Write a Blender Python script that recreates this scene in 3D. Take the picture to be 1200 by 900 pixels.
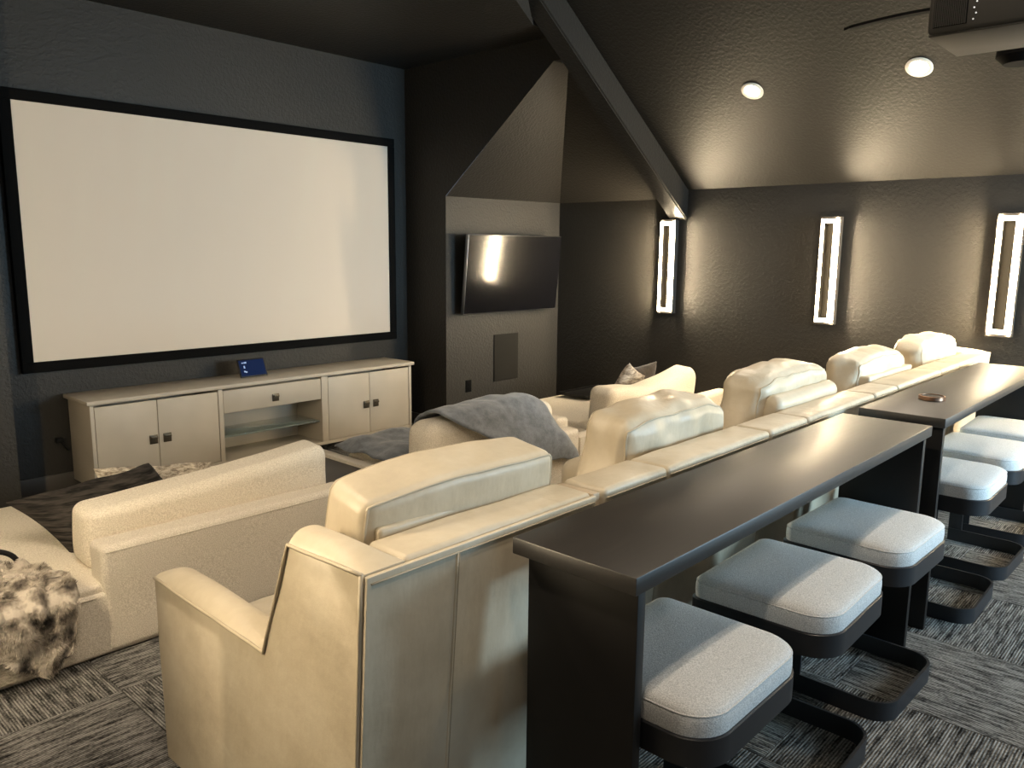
import bpy, bmesh, math, random
from mathutils import Vector, Matrix, noise
random.seed(7)
for o in list(bpy.data.objects):
    bpy.data.objects.remove(o)
SC = bpy.context.scene
COL = SC.collection
PI = math.pi

# ------------------------------------------------------------------ camera
F_PX, YAW, PIT, ROL = 937.5, 0.82607, 0.16739, 0.01032
cy, sy, cp, sp = math.cos(YAW), math.sin(YAW), math.cos(PIT), math.sin(PIT)
fwd = Vector((sy * cp, cy * cp, -sp)); rgt = Vector((cy, -sy, 0)); upv = rgt.cross(fwd)
c_, s_ = math.cos(ROL), math.sin(ROL)
R_ = c_ * rgt + s_ * upv; U_ = -s_ * rgt + c_ * upv
cam = bpy.data.cameras.new('camera'); camo = bpy.data.objects.new('camera', cam); COL.objects.link(camo)
cam.sensor_width = 36; cam.lens = F_PX / 1200 * 36; cam.clip_start = 0.05
camo.matrix_world = Matrix(((R_.x, U_.x, -fwd.x, 0), (R_.y, U_.y, -fwd.y, 0), (R_.z, U_.z, -fwd.z, 1.635), (0, 0, 0, 1)))
SC.camera = camo

# ------------------------------------------------------------------ sky, daylight, exposure
W = bpy.data.worlds.new('World'); SC.world = W; W.use_nodes = True
wn = W.node_tree.nodes
wn['Background'].inputs[0].default_value = (0.55, 0.75, 1.0, 1)
wn['Background'].inputs[1].default_value = 0.6
SC.view_settings.view_transform = 'Standard'; SC.view_settings.look = 'None'
SC.view_settings.exposure = -0.2; SC.view_settings.gamma = 1.0
CAN_W, SCONCE_E, DAY_W = 84.0, 1550.0, 160.0
WARM = (1.0, 0.83, 0.63)
def daylight(x, z, w, h, power):            # daylight lamp at a rear window, both out of view and added
    l = bpy.data.lights.new('daylight', 'AREA'); l.shape = 'RECTANGLE'; l.size = w; l.size_y = h
    l.energy = power; l.spread = math.radians(115); l.color = (0.53, 0.80, 1.0)
    o = bpy.data.objects.new('daylight', l); COL.objects.link(o)
    o.location = (x, -2.62, z); o.rotation_euler = (PI / 2, 0, 0)
daylight(4.85, 1.7, 1.5, 1.4, DAY_W)
daylight(1.75, 1.7, 1.6, 1.4, DAY_W * 0.05)

# ------------------------------------------------------------------ materials
def mat(name, col, rough=0.5, spec=0.5, metal=0.0):
    m = bpy.data.materials.new(name); m.use_nodes = True
    b = m.node_tree.nodes['Principled BSDF']
    b.inputs['Base Color'].default_value = (*col, 1); b.inputs['Roughness'].default_value = rough
    b.inputs['Specular IOR Level'].default_value = spec; b.inputs['Metallic'].default_value = metal
    return m
def nd(m, t, **kw):
    n = m.node_tree.nodes.new(t)
    for k, v in kw.items():
        if hasattr(n, k): setattr(n, k, v)
        else: n.inputs[k].default_value = v
    return n
def lk(m, a, b): m.node_tree.links.new(a, b)
def P(m): return m.node_tree.nodes['Principled BSDF']
def coords(m, scale=(1, 1, 1), obj=True):
    tc = nd(m, 'ShaderNodeTexCoord'); mp = nd(m, 'ShaderNodeMapping'); mp.inputs['Scale'].default_value = scale
    lk(m, tc.outputs['Object' if obj else 'Generated'], mp.inputs['Vector']); return mp.outputs[0]
def noisy(m, v, scale, detail=3, rough=0.5):
    n = nd(m, 'ShaderNodeTexNoise'); n.inputs['Scale'].default_value = scale; n.inputs['Detail'].default_value = detail
    n.inputs['Roughness'].default_value = rough; lk(m, v, n.inputs['Vector']); return n.outputs['Fac']
def ramp(m, f, stops):
    r = nd(m, 'ShaderNodeValToRGB'); e = r.color_ramp.elements
    e[0].position, e[0].color = stops[0][0], (*stops[0][1], 1); e[1].position, e[1].color = stops[-1][0], (*stops[-1][1], 1)
    for p, c in stops[1:-1]:
        k = e.new(p); k.color = (*c, 1)
    lk(m, f, r.inputs[0]); return r.outputs[0]
def bump(m, h, strength, dist, prev=None):
    b = nd(m, 'ShaderNodeBump'); b.inputs['Strength'].default_value = strength; b.inputs['Distance'].default_value = dist
    lk(m, h, b.inputs['Height'])
    if prev is not None: lk(m, prev, b.inputs['Normal'])
    return b.outputs[0]
def setn(m, n): lk(m, n, P(m).inputs['Normal'])
def setc(m, c): lk(m, c, P(m).inputs['Base Color'])

def paint(name, col, rough=0.46, k=1.0):
    m = mat(name, col, rough, 0.24); v = coords(m)
    a = noisy(m, v, 100, 2); b = noisy(m, v, 46, 2)
    r = nd(m, 'ShaderNodeMapRange'); r.inputs[1].default_value = 0.42; r.inputs[2].default_value = 0.62; lk(m, b, r.inputs[0])
    n1 = bump(m, r.outputs[0], 0.35 * k, 0.0028 * k); setn(m, bump(m, a, 0.3 * k, 0.0018 * k, n1)); return m
M_WALL = paint('charcoal textured wall paint', (0.029, 0.0275, 0.0253), 0.52, 1.2)
M_CEIL = paint('charcoal textured ceiling paint', (0.0165, 0.0154, 0.0138), 0.5)
M_TRIM = mat('charcoal semi gloss trim', (0.055, 0.050, 0.046), 0.4)

def leather():
    m = mat('cream leather', (0.6, 0.53, 0.42), 0.42, 0.5); v = coords(m)
    setc(m, ramp(m, noisy(m, v, 5.5, 5, 0.6), [(0.3, (0.49, 0.42, 0.305)), (0.5, (0.57, 0.495, 0.37)), (0.72, (0.63, 0.56, 0.435))]))
    vo = nd(m, 'ShaderNodeTexVoronoi'); vo.inputs['Scale'].default_value = 420; lk(m, v, vo.inputs['Vector'])
    n0 = bump(m, noisy(m, coords(m, (14, 14, 5)), 1.0, 3, 0.55), 0.16, 0.03); n1 = bump(m, noisy(m, v, 26, 4), 0.12, 0.012, n0); setn(m, bump(m, vo.outputs['Distance'], 0.08, 0.001, n1)); return m
M_LEA = leather()
M_SEAM = mat('cream leather seam thread', (0.36, 0.30, 0.21), 0.6)
M_BAND = mat('tan leather connecting strap', (0.50, 0.40, 0.28), 0.5)
def boucle(name, lo, hi, sc=260):
    m = mat(name, hi, 0.9, 0.2); v = coords(m); f = noisy(m, v, sc, 2)
    setc(m, ramp(m, f, [(0.35, lo), (0.65, hi)])); setn(m, bump(m, f, 0.45, 0.004)); return m
M_BOU = boucle('ivory woven upholstery', (0.56, 0.50, 0.41), (0.80, 0.74, 0.64))
M_BOU2 = boucle('ivory boucle cushion', (0.62, 0.555, 0.45), (0.84, 0.775, 0.66), 200)
M_STOOL = boucle('heathered light grey seat fabric', (0.56, 0.56, 0.55), (0.82, 0.815, 0.80), 300)
def wood():
    m = mat('espresso stained wood', (0.02, 0.016, 0.013), 0.36, 0.5); v = coords(m, (1.2, 26, 26))
    f = noisy(m, v, 3.0, 5, 0.65)
    setc(m, ramp(m, f, [(0.3, (0.007, 0.0058, 0.0048)), (0.7, (0.019, 0.0155, 0.0125))]))
    r = nd(m, 'ShaderNodeMapRange'); r.inputs[3].default_value = 0.42; r.inputs[4].default_value = 0.50; lk(m, f, r.inputs[0]); P(m).inputs['Specular IOR Level'].default_value = 1.0
    lk(m, r.outputs[0], P(m).inputs['Roughness']); setn(m, bump(m, f, 0.06, 0.002)); return m
M_WOOD = wood(); M_PANEL = mat('espresso painted panel', (0.008, 0.0068, 0.006), 0.5, 0.35)
M_TRAY = mat('dark brown tray wood', (0.035, 0.028, 0.023), 0.5)
M_BLK = mat('black powder coated steel', (0.016, 0.017, 0.020), 0.42, 0.5)
M_BPLA = mat('black plastic', (0.006, 0.006, 0.0065), 0.5, 0.3)
M_VELV = mat('black velvet screen border', (0.004, 0.004, 0.004), 0.95, 0.1)
M_SCR = mat('matte white screen cloth', (0.59, 0.52, 0.445), 0.95, 0.1)
def cab():
    m = mat('taupe textured cabinet finish', (0.40, 0.355, 0.285), 0.5, 0.4); v = coords(m, (1, 1, 1))
    a = noisy(m, coords(m, (260, 260, 30)), 1, 1); 
    setc(m, ramp(m, noisy(m, v, 3, 2), [(0.3, (0.40, 0.355, 0.29)), (0.7, (0.47, 0.42, 0.345))])); setn(m, bump(m, a, 0.15, 0.001)); return m
M_CAB = cab()
M_BRONZE = mat('aged bronze', (0.11, 0.09, 0.065), 0.35, 0.5, 0.8)
M_GLOSS = mat('television glass', (0.003, 0.003, 0.004), 0.13, 0.5)
M_SILV = mat('dark silver edge', (0.16, 0.16, 0.165), 0.35, 0.5, 1.0)
M_GLASS = mat('glass shelf', (0.80, 0.92, 0.88), 0.03); P(M_GLASS).inputs['Transmission Weight'].default_value = 0.85
M_PROJ = mat('projector grey casing', (0.040, 0.039, 0.037), 0.7, 0.2)
M_COPPER = mat('copper rim', (0.45, 0.26, 0.17), 0.3, 0.5, 1.0)
M_MATT = mat('matte black', (0.005, 0.005, 0.005), 0.95, 0.08)
M_SPK = mat('painted perforated speaker cloth', (0.016, 0.015, 0.0135), 0.9, 0.1)
def emit(name, col, e):
    m = mat(name, col, 0.5); P(m).inputs['Emission Color'].default_value = (*col, 1); P(m).inputs['Emission Strength'].default_value = e; return m
M_LAMP = emit('lit acrylic diffuser', (1.0, 0.80, 0.52), SCONCE_E)
M_CANL = emit('lit downlight lens', (1.0, 0.88, 0.7), 40.0)
M_LAMPF = emit('lit acrylic front', (1.0, 0.82, 0.56), 28.0)
M_LED = emit('status light', (0.9, 0.92, 1.0), 0.5)
M_INNER = mat('sconce bronze inner panel', (0.030, 0.024, 0.015), 0.6)
M_CANT = mat('white downlight trim', (0.75, 0.72, 0.66), 0.4)
M_PIPE = mat('leather piping', (0.50, 0.43, 0.315), 0.5)
def tablet_mat():
    m = emit('tablet display', (0.004, 0.011, 0.045), 0.6); P(m).inputs['Specular IOR Level'].default_value = 0.1; P(m).inputs['Roughness'].default_value = 0.8; return m
M_TAB = tablet_mat()
M_ICON = emit('tablet display text', (0.25, 0.33, 0.5), 0.8)
def carpet():
    m = mat('charcoal loop carpet', (0.06, 0.06, 0.06), 0.95, 0.1)
    tc = nd(m, 'ShaderNodeTexCoord'); oi = nd(m, 'ShaderNodeObjectInfo')
    ad = nd(m, 'ShaderNodeVectorMath', operation='MULTIPLY_ADD')
    lk(m, oi.outputs['Random'], ad.inputs[0]); ad.inputs[1].default_value = (31, 57, 0); lk(m, tc.outputs['Object'], ad.inputs[2])
    mp = nd(m, 'ShaderNodeMapping'); mp.inputs['Scale'].default_value = (8, 62, 1); lk(m, ad.outputs[0], mp.inputs[0])
    f = noisy(m, mp.outputs[0], 1.0, 3, 0.6)
    mp2 = nd(m, 'ShaderNodeMapping'); mp2.inputs['Scale'].default_value = (90, 130, 1); lk(m, ad.outputs[0], mp2.inputs[0])
    f2 = noisy(m, mp2.outputs[0], 1.0, 1)
    mx = nd(m, 'ShaderNodeMath', operation='MULTIPLY_ADD'); lk(m, f2, mx.inputs[0]); mx.inputs[1].default_value = 0.35; lk(m, f, mx.inputs[2])
    col = ramp(m, mx.outputs[0], [(0.47, (0.016, 0.016, 0.016)), (0.60, (0.105, 0.102, 0.097)), (0.78, (0.33, 0.322, 0.305))])
    wv = nd(m, 'ShaderNodeTexWave', bands_direction='Y'); wv.inputs['Scale'].default_value = 31.4; lk(m, tc.outputs['Object'], wv.inputs['Vector'])
    wr = nd(m, 'ShaderNodeMapRange'); wr.inputs[3].default_value = 0.35; wr.inputs[4].default_value = 1.15; lk(m, wv.outputs['Fac'], wr.inputs[0])
    mm = nd(m, 'ShaderNodeMix', data_type='RGBA', blend_type='MULTIPLY'); mm.inputs[0].default_value = 1.0
    lk(m, col, mm.inputs[6]); lk(m, wr.outputs[0], mm.inputs[7]); setc(m, mm.outputs[2])
    setn(m, bump(m, wv.outputs['Fac'], 0.6, 0.004)); return m
M_CARP = carpet()
M_CARPB = mat('carpet backing', (0.02, 0.02, 0.02), 0.9)
def fur():
    m = mat('mottled faux fur', (0.5, 0.45, 0.4), 0.8, 0.2); v = coords(m, (1, 1, 1))
    w = nd(m, 'ShaderNodeTexNoise'); w.inputs['Scale'].default_value = 7; lk(m, v, w.inputs['Vector'])
    mx = nd(m, 'ShaderNodeMix', data_type='RGBA'); mx.inputs[0].default_value = 0.12; lk(m, v, mx.inputs[6]); lk(m, w.outputs['Color'], mx.inputs[7])
    vo = nd(m, 'ShaderNodeTexVoronoi'); vo.inputs['Scale'].default_value = 15; vo.inputs['Randomness'].default_value = 0.8; lk(m, mx.outputs[2], vo.inputs['Vector'])
    f = noisy(m, v, 60, 3)
    a = nd(m, 'ShaderNodeMath', operation='MULTIPLY_ADD'); lk(m, f, a.inputs[0]); a.inputs[1].default_value = 0.5; lk(m, vo.outputs['Distance'], a.inputs[2])
    setc(m, ramp(m, a.outputs[0], [(0.34, (0.030, 0.026, 0.024)), (0.50, (0.13, 0.112, 0.095)), (0.66, (0.30, 0.262, 0.218)), (0.88, (0.58, 0.525, 0.45))]))
    setn(m, bump(m, f, 0.6, 0.01)); return m
M_FUR = fur()
def plush(name, lo, hi):
    m = mat(name, hi, 0.85, 0.2); P(m).inputs['Sheen Weight'].default_value = 0.35; v = coords(m)
    f = noisy(m, v, 14, 4, 0.7); setc(m, ramp(m, f, [(0.35, lo), (0.65, hi)])); setn(m, bump(m, noisy(m, v, 150, 3), 0.3, 0.006)); return m
M_GREY = plush('slate grey plush', (0.12, 0.135, 0.155), (0.21, 0.23, 0.26))
M_DKBR = plush('dark brown plush', (0.03, 0.024, 0.02), (0.06, 0.05, 0.042))
def rib():
    m = mat('dark ribbed corduroy', (0.05, 0.045, 0.04), 0.85, 0.2)
    v = coords(m, (8, 1, 75)); f = noisy(m, v, 1.0, 3, 0.6)
    setc(m, ramp(m, f, [(0.38, (0.008, 0.007, 0.0065)), (0.62, (0.055, 0.048, 0.042))]))
    setn(m, bump(m, f, 0.9, 0.012)); return m
M_RIB = rib()
def streak(name, cols, sc):
    m = mat(name, cols[1], 0.9, 0.2); v = coords(m, sc); f = noisy(m, v, 1.0, 4, 0.7)
    setc(m, ramp(m, f, [(0.36, cols[0]), (0.5, cols[1]), (0.64, cols[2])])); setn(m, bump(m, f, 0.5, 0.006)); return m
M_BARK = streak('beige and brown streaked weave', [(0.16, 0.13, 0.10), (0.42, 0.37, 0.30), (0.66, 0.60, 0.50)], (30, 30, 90))
M_WAVY = streak('grey and ivory wavy weave', [(0.14, 0.12, 0.10), (0.34, 0.30, 0.26), (0.60, 0.55, 0.48)], (14, 14, 40))
M_KNIT = streak('cream ribbed knit', [(0.38, 0.33, 0.26), (0.62, 0.56, 0.46), (0.78, 0.72, 0.62)], (60, 60, 130))

# ------------------------------------------------------------------ builders
def finish(me, smooth=None):
    if smooth:
        me.shade_smooth()
        if smooth < 180: me.set_sharp_from_angle(angle=math.radians(smooth))
def tag(o, label=None, cat=None, group=None, kind=None):
    if label: o['label'] = label
    if cat: o['category'] = cat
    if group: o['group'] = group
    if kind: o['kind'] = kind
    return o
def world_off(p):
    v = Vector((0, 0, 0))
    while p is not None:
        v += p.location; p = p.parent
    return v
def link(name, me, m, parent=None, smooth=None, at=None):
    """mesh me is in world coordinates; it is re-based on its parent, or on the point at"""
    if m is not None: me.materials.append(m)
    o = bpy.data.objects.new(name, me); COL.objects.link(o)
    if parent is not None:
        o.parent = parent; me.transform(Matrix.Translation(-world_off(parent)))
    elif at is not None:
        me.transform(Matrix.Translation(-Vector(at))); o.location = at
    finish(me, smooth); return o
def fromdata(vs, fs, name='m'):
    me = bpy.data.meshes.new(name); me.from_pydata([tuple(v) for v in vs], [], fs); me.validate(); me.update(); return me
def frombm(bm, name='m'):
    bmesh.ops.recalc_face_normals(bm, faces=bm.faces[:]); me = bpy.data.meshes.new(name); bm.to_mesh(me); bm.free(); return me
def thing(name, loc, label, cat, group=None, kind=None):
    o = bpy.data.objects.new(name, None); COL.objects.link(o); o.location = loc; o.empty_display_size = 0.1
    return tag(o, label, cat, group, kind)
def box_bm(bm, a, b, bev=0.0, seg=2, M=None):
    c = [(a[i] + b[i]) / 2 for i in range(3)]; s = [abs(b[i] - a[i]) for i in range(3)]
    r = bmesh.ops.create_cube(bm, size=1.0); vs = r['verts']
    for v in vs: v.co = Vector((v.co.x * s[0] + c[0], v.co.y * s[1] + c[1], v.co.z * s[2] + c[2]))
    if bev > 0:
        es = list({e for v in vs for e in v.link_edges})
        q = bmesh.ops.bevel(bm, geom=es, offset=min(bev, min(s) * 0.45), segments=seg, affect='EDGES', profile=0.5)
        vs = list({v for v in vs if v.is_valid} | set(q['verts']))
    if M is not None:
        for v in vs: v.co = M @ v.co
    return vs
def box(name, a, b, m, parent=None, bev=0.0, seg=2, M=None, at=None):
    bm = bmesh.new(); box_bm(bm, a, b, bev, seg, M)
    return link(name, frombm(bm), m, parent, 40 if bev else None, at)
def cyl(name, p, q, r, m, parent=None, n=24, r2=None, at=None, bev=0):
    p, q = Vector(p), Vector(q); d = q - p
    bm = bmesh.new(); bmesh.ops.create_cone(bm, cap_ends=True, segments=n, radius1=r, radius2=r if r2 is None else r2, depth=d.length)
    rot = d.to_track_quat('Z', 'Y').to_matrix().to_4x4(); rot.translation = (p + q) / 2
    bmesh.ops.transform(bm, matrix=rot, verts=bm.verts[:])
    return link(name, frombm(bm), m, parent, 35, at)
def tube_data(pts, r, n=8, closed=False):
    pts = [Vector(p) for p in pts]; N = len(pts); vs, fs = [], []
    ref = Vector((0.13, 0.37, 0.92)).normalized()
    for i in range(N):
        a = pts[i - 1] if (i > 0 or closed) else pts[i]; b = pts[(i + 1) % N] if (i < N - 1 or closed) else pts[i]
        t = (b - a).normalized(); u = t.cross(ref).normalized(); w = u.cross(t)
        for k in range(n):
            an = 2 * PI * k / n; vs.append(pts[i] + (u * math.cos(an) + w * math.sin(an)) * r)
    for i in range(N if closed else N - 1):
        j = (i + 1) % N
        for k in range(n):
            fs.append((i * n + k, i * n + (k + 1) % n, j * n + (k + 1) % n, j * n + k))
    if not closed:
        fs.append(tuple(range(n - 1, -1, -1))); fs.append(tuple((N - 1) * n + k for k in range(n)))
    return vs, fs
def tube(name, pts, r, m, parent=None, n=8, closed=False, at=None):
    return link(name, fromdata(*tube_data(pts, r, n, closed)), m, parent, 180, at)
def steps(s, r, n, m=4):
    e = [s - r + r * math.tan(k / m * PI / 4) for k in range(1, m + 1)]
    mid = [-(s - r) + 2 * (s - r) * k / n for k in range(n + 1)]
    return [-x for x in reversed(e)] + mid + e
def soft_box(L, D, H, r, nseg=(10, 4, 6), fn=None, seam=None):
    """rounded box with enough vertices to be deformed by fn; seam: also piping runs along front and rear perimeters"""
    S = (L / 2, D / 2, H / 2); r = min(r, min(S) * 0.98)
    ax = [steps(S[i], r, nseg[i]) for i in range(3)]
    vs, fs, idx = [], [], {}
    def rnd(p):
        inner = Vector([max(-(S[i] - r), min(S[i] - r, p[i])) for i in range(3)]); d = Vector(p) - inner
        return inner + d.normalized() * r if d.length > 1e-9 else Vector(p)
    def put(p):
        k = tuple(round(c, 6) for c in p)
        if k not in idx:
            idx[k] = len(vs); q = rnd(p); vs.append(fn(q) if fn else q)
        return idx[k]
    for d in range(3):
        a, b = [(1, 2), (2, 0), (0, 1)][d]
        for sg in (-1, 1):
            A, B = ax[a], ax[b]
            for i in range(len(A) - 1):
                for j in range(len(B) - 1):
                    q = []
                    for (ii, jj) in ((i, j), (i + 1, j), (i + 1, j + 1), (i, j + 1)):
                        p = [0, 0, 0]; p[d] = sg * S[d]; p[a] = A[ii]; p[b] = B[jj]; q.append(put(p))
                    fs.append(q if sg > 0 else q[::-1])
    loops = []
    if seam:
        for sgn in seam:
            pts = []
            X, Z = ax[0], ax[2]
            ring = [(x, -S[2]) for x in X] + [(S[0], z) for z in Z[1:]] + [(x, S[2]) for x in reversed(X[:-1])] + [(-S[0], z) for z in reversed(Z[1:-1])]
            for (x, z) in ring:
                q = rnd((x, sgn * S[1], z)); pts.append(fn(q) if fn else q)
            loops.append(pts)
    return vs, fs, loops
def wrk(p, sc, amp, seed):
    return noise.noise(Vector((p.x * sc + seed, p.y * sc + seed * 1.7, p.z * sc - seed))) * amp
def place(vs, M): return [M @ Vector(v) for v in vs]
def xf(loc, rx=0, ry=0, rz=0):
    return Matrix.Translation(loc) @ Matrix.Rotation(rz, 4, 'Z') @ Matrix.Rotation(ry, 4, 'Y') @ Matrix.Rotation(rx, 4, 'X')
def cushion(name, size, loc, m, parent=None, r=0.05, bul=(0.0, 0.15, 0.03), rx=0, ry=0, rz=0, amp=0.006, sc=7, seed=0, nseg=(14, 5, 10), fn2=None, pipe=None, pm=None, pr=0.004, at=None):
    L, D, H = size
    def fn(p):
        u, v, w = p.x / (L / 2), p.y / (D / 2), p.z / (H / 2)
        q = Vector((p.x * (1 + bul[0] * (1 - v * v) * (1 - w * w)), p.y * (1 + bul[1] * (1 - u * u) * (1 - w * w)), p.z * (1 + bul[2] * (1 - u * u) * (1 - v * v))))
        if fn2: q = fn2(q, u, v, w)
        d = Vector((wrk(q, sc, amp, seed), wrk(q, sc, amp, seed + 11), wrk(q, sc, amp, seed + 23)))
        return q + d
    vs, fs, loops = soft_box(L, D, H, r, nseg, fn, pipe); M = xf(loc, rx, ry, rz)
    o = link(name, fromdata(place(vs, M), fs), m, parent, 180, at)
    for lp in loops:
        tube('piping', place(lp, M), pr, pm or m, o, 6, True)
    return o
def throw_pillow(name, w, h, t, M, m, parent=None, at=None, seed=0, n=22, pinch=0.08, amp=0.008):
    vs, fs = [], []
    def side(sg):
        b = len(vs)
        for i in range(n + 1):
            for j in range(n + 1):
                u, v = -1 + 2 * i / n, -1 + 2 * j / n
                k = (max(0, 1 - abs(u) ** 3.0) * max(0, 1 - abs(v) ** 3.0)) ** 0.55
                x = u * w / 2 * (1 - pinch * (1 - abs(v) ** 1.5) * abs(u) ** 4); z = v * h / 2 * (1 - pinch * (1 - abs(u) ** 1.5) * abs(v) ** 4)
                p = Vector((x, sg * (t / 2 * k + 0.004), z)); e = 1 if k > 0.01 else 0
                vs.append(p + Vector((wrk(p, 9, amp, seed), wrk(p, 7, amp * 1.4, seed + 5), wrk(p, 9, amp, seed + 9))))
        for i in range(n):
            for j in range(n):
                a, c = b + i * (n + 1) + j, b + (i + 1) * (n + 1) + j
                fs.append((a, a + 1, c + 1, c) if sg > 0 else (a, c, c + 1, a + 1))
        return b
    b0, b1 = side(-1), side(1)
    ring = [i * (n + 1) for i in range(n + 1)] + [n * (n + 1) + j for j in range(1, n + 1)] + [i * (n + 1) + n for i in range(n - 1, -1, -1)] + [j for j in range(n - 1, 0, -1)]
    for k in range(len(ring)):
        a, c = ring[k], ring[(k + 1) % len(ring)]; fs.append((b0 + a, b1 + a, b1 + c, b0 + c))
    me = fromdata(place(vs, M), fs); bm = bmesh.new(); bm.from_mesh(me); bmesh.ops.recalc_face_normals(bm, faces=bm.faces[:]); bm.to_mesh(me); bm.free()
    return link(name, me, m, parent, 180, at)
def sheet(name, grid, m, th=0.012, parent=None, at=None, sub=1):
    """cloth from a grid of points, given thickness th"""
    R, C = len(grid), len(grid[0]); vs = [p for row in grid for p in row]
    fs = [(i * C + j, i * C + j + 1, (i + 1) * C + j + 1, (i + 1) * C + j) for i in range(R - 1) for j in range(C - 1)]
    o = link(name, fromdata(vs, fs), m, parent, 180, at)
    s = o.modifiers.new('thickness', 'SOLIDIFY'); s.thickness = th; s.offset = 0
    if sub:
        q = o.modifiers.new('smooth', 'SUBSURF'); q.levels = sub; q.render_levels = sub
    return o
def copy_tree(o, parent=None):
    c = o.copy(); COL.objects.link(c); c.parent = parent
    for ch in list(o.children): copy_tree(ch, c)
    return c
def struct(name, polys, m):
    vs, fs = [], []
    for p in polys:
        b = len(vs); vs += p; fs.append(tuple(range(b, b + len(p))))
    return tag(link(name, fromdata(vs, fs), m), kind='structure')

# ------------------------------------------------------------------ room shell
XR, XL, XC = 6.36, -0.16, 3.10            # right wall, left wall, axis of symmetry
XA, XB = 4.81, 1.39                       # sides of the screen alcove
YF, YT, YB = 5.77, 5.235, -2.70           # alcove wall, television wall, rear wall
ZE, ZE2, ZS = 2.163, 2.09, 3.19           # eaves, soffit
def mir(p): return (2 * XC - p[0], p[1], p[2])
def zr(x): return ZE + 0.68 * (XR - x)    # underside of the right slope
ZP = zr(XC)
struct('wall_front', [[(XB, YF, 0), (XA, YF, 0), (XA, YF, ZS), (XB, YF, ZS)]], M_WALL)
ret = [(XA, YF, 0), (XA, YT, 0), (XA, YT, ZE2 - 0.01), (XA, 4.045, 3.02), (XA, 3.96, 3.02), (XA, 3.96, ZS), (XA, YF, ZS)]
struct('wall_alcove_right', [ret], M_WALL); struct('wall_alcove_left', [[(XB, YF, 0), (XB, YT, 0), (XB, YT, ZS), (XB, YF, ZS)]], M_WALL)
tvw = [(XA, YT, 0), (XR, YT, 0), (XR, YT, ZE2), (XA, YT, ZE2 - 0.012)]
struct('wall_television_side', [tvw], M_WALL); struct('wall_front_left', [[(XL, YT, 0), (XB, YT, 0), (XB, YT, ZS), (1.35, YT, ZS), (XL, YT, ZE)]], M_WALL)
rw = [(XR, YT, 0), (XR, YB, 0), (XR, YB, ZE), (XR, 3.85, ZE), (XR, 3.85, ZE2), (XR, YT, ZE2)]
struct('wall_right', [rw], M_WALL); struct('wall_left', [[(XL, YT, 0), (XL, YB, 0), (XL, YB, ZE), (XL, YT, ZE)]], M_WALL)
# unseen rear wall; its two windows are added to match the light
WZ0, WZ1 = 1.0, 2.4; WINS = ((0.9, 2.6), (4.1, 5.6))
polys = []; xs = [XL, 0.9, 2.6, 4.1, 5.6, XR]
for i in range(5):
    a, b = xs[i], xs[i + 1]
    if i in (1, 3):
        polys += [[(a, YB, 0), (b, YB, 0), (b, YB, WZ0), (a, YB, WZ0)], [(a, YB, WZ1), (b, YB, WZ1), (b, YB, zr(b) if b > XC else ZE + .68 * (b - XL)), (a, YB, zr(a) if a > XC else ZE + .68 * (a - XL))]]
    else:
        top = [(b, YB, ZE + .68 * min(XR - b, b - XL)), (a, YB, ZE + .68 * min(XR - a, a - XL))]
        polys.append([(a, YB, 0), (b, YB, 0)] + top)
polys.append([(2.6, YB, ZE + .68 * (2.6 - XL)), (4.1, YB, zr(4.1)), (XC, YB, ZP)])
struct('wall_rear', polys, M_WALL)
for i, (a, b) in enumerate(WINS):
    wroot = tag(thing('window_%d' % (i + 1), (a, YB, WZ0), None, None, kind='structure'))
    for nm, p, q in (('window_frame', (a, YB - .05, WZ0), (a + .06, YB + .04, WZ1)), ('window_frame', (b - .06, YB - .05, WZ0), (b, YB + .04, WZ1)),
                     ('window_frame', (a, YB - .05, WZ0), (b, YB + .04, WZ0 + .06)), ('window_frame', (a, YB - .05, WZ1 - .06), (b, YB + .04, WZ1))):
        box(nm, p, q, M_TRIM, wroot)
# ceilings
slope = [(XR, 3.85, ZE), (XR, YB, ZE), (XC, YB, ZP), (XC, 3.85, ZP)]
hip = (4.987, 4.047, 3.02)
low = [(XR, 3.85, ZE2), (XR, YT, ZE2), hip, (4.987, 3.96, 3.02), (5.05, 3.85, ZE2 + .68 * (XR - 5.05))]
front = [(XA, YT, ZE2 - 0.012), (XR, YT, ZE2), hip, (XA, 4.047, 3.02)]
fill = [(XA, 4.047, 3.02), hip, (4.987, 3.96, 3.02), (XA, 3.96, 3.02)]
allp = []
allp += [slope, low, front, fill, [(XL, YT, ZE), (XL, YB, ZE), (XC, YB, ZP), (XC, 2.9, ZP), (2.01, 2.9, ZP - .68 * 1.09), (2.01, 3.97, ZP - .68 * 1.09), (1.35, 3.96, ZS), (1.35, YT, ZS)]]
allp.append([(XB, YF, ZS), (XA, YF, ZS), (XA, 3.96, ZS), (4.47, 3.955, ZS), (2.01, 2.51, ZS), (2.01, 3.96, ZS), (1.35, 3.96, ZS), (1.35, YT, ZS), (XB, YT, ZS)])
struct('ceiling', allp, M_CEIL)
ZL = ZE + .68 * (2.01 - XL); YC = 2.51 + (3.955 - 2.51) * (XC - 2.01) / (4.47 - 2.01)
struct('wall_gable', [[(4.47, 3.955, ZS), (XA, 3.96, ZS), (XA, 3.96, zr(XA)), (4.47, 3.955, zr(4.47))], [(XA, 3.96, 3.02), (5.1, 3.96, 3.0), (XA, 3.96, 3.3)],
                      [(2.01, 2.51, ZS), (4.47, 3.955, ZS), (4.47, 3.955, zr(4.47)), (XC, YC, ZP), (2.01, 2.51, ZL)],
                      [(2.01, 2.51, ZS), (2.01, 3.96, ZS), (2.01, 3.96, ZL), (2.01, 2.51, ZL)], [(1.35, 3.96, ZS), (2.01, 3.96, ZS), (2.01, 3.96, ZL)]], M_WALL)
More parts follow.
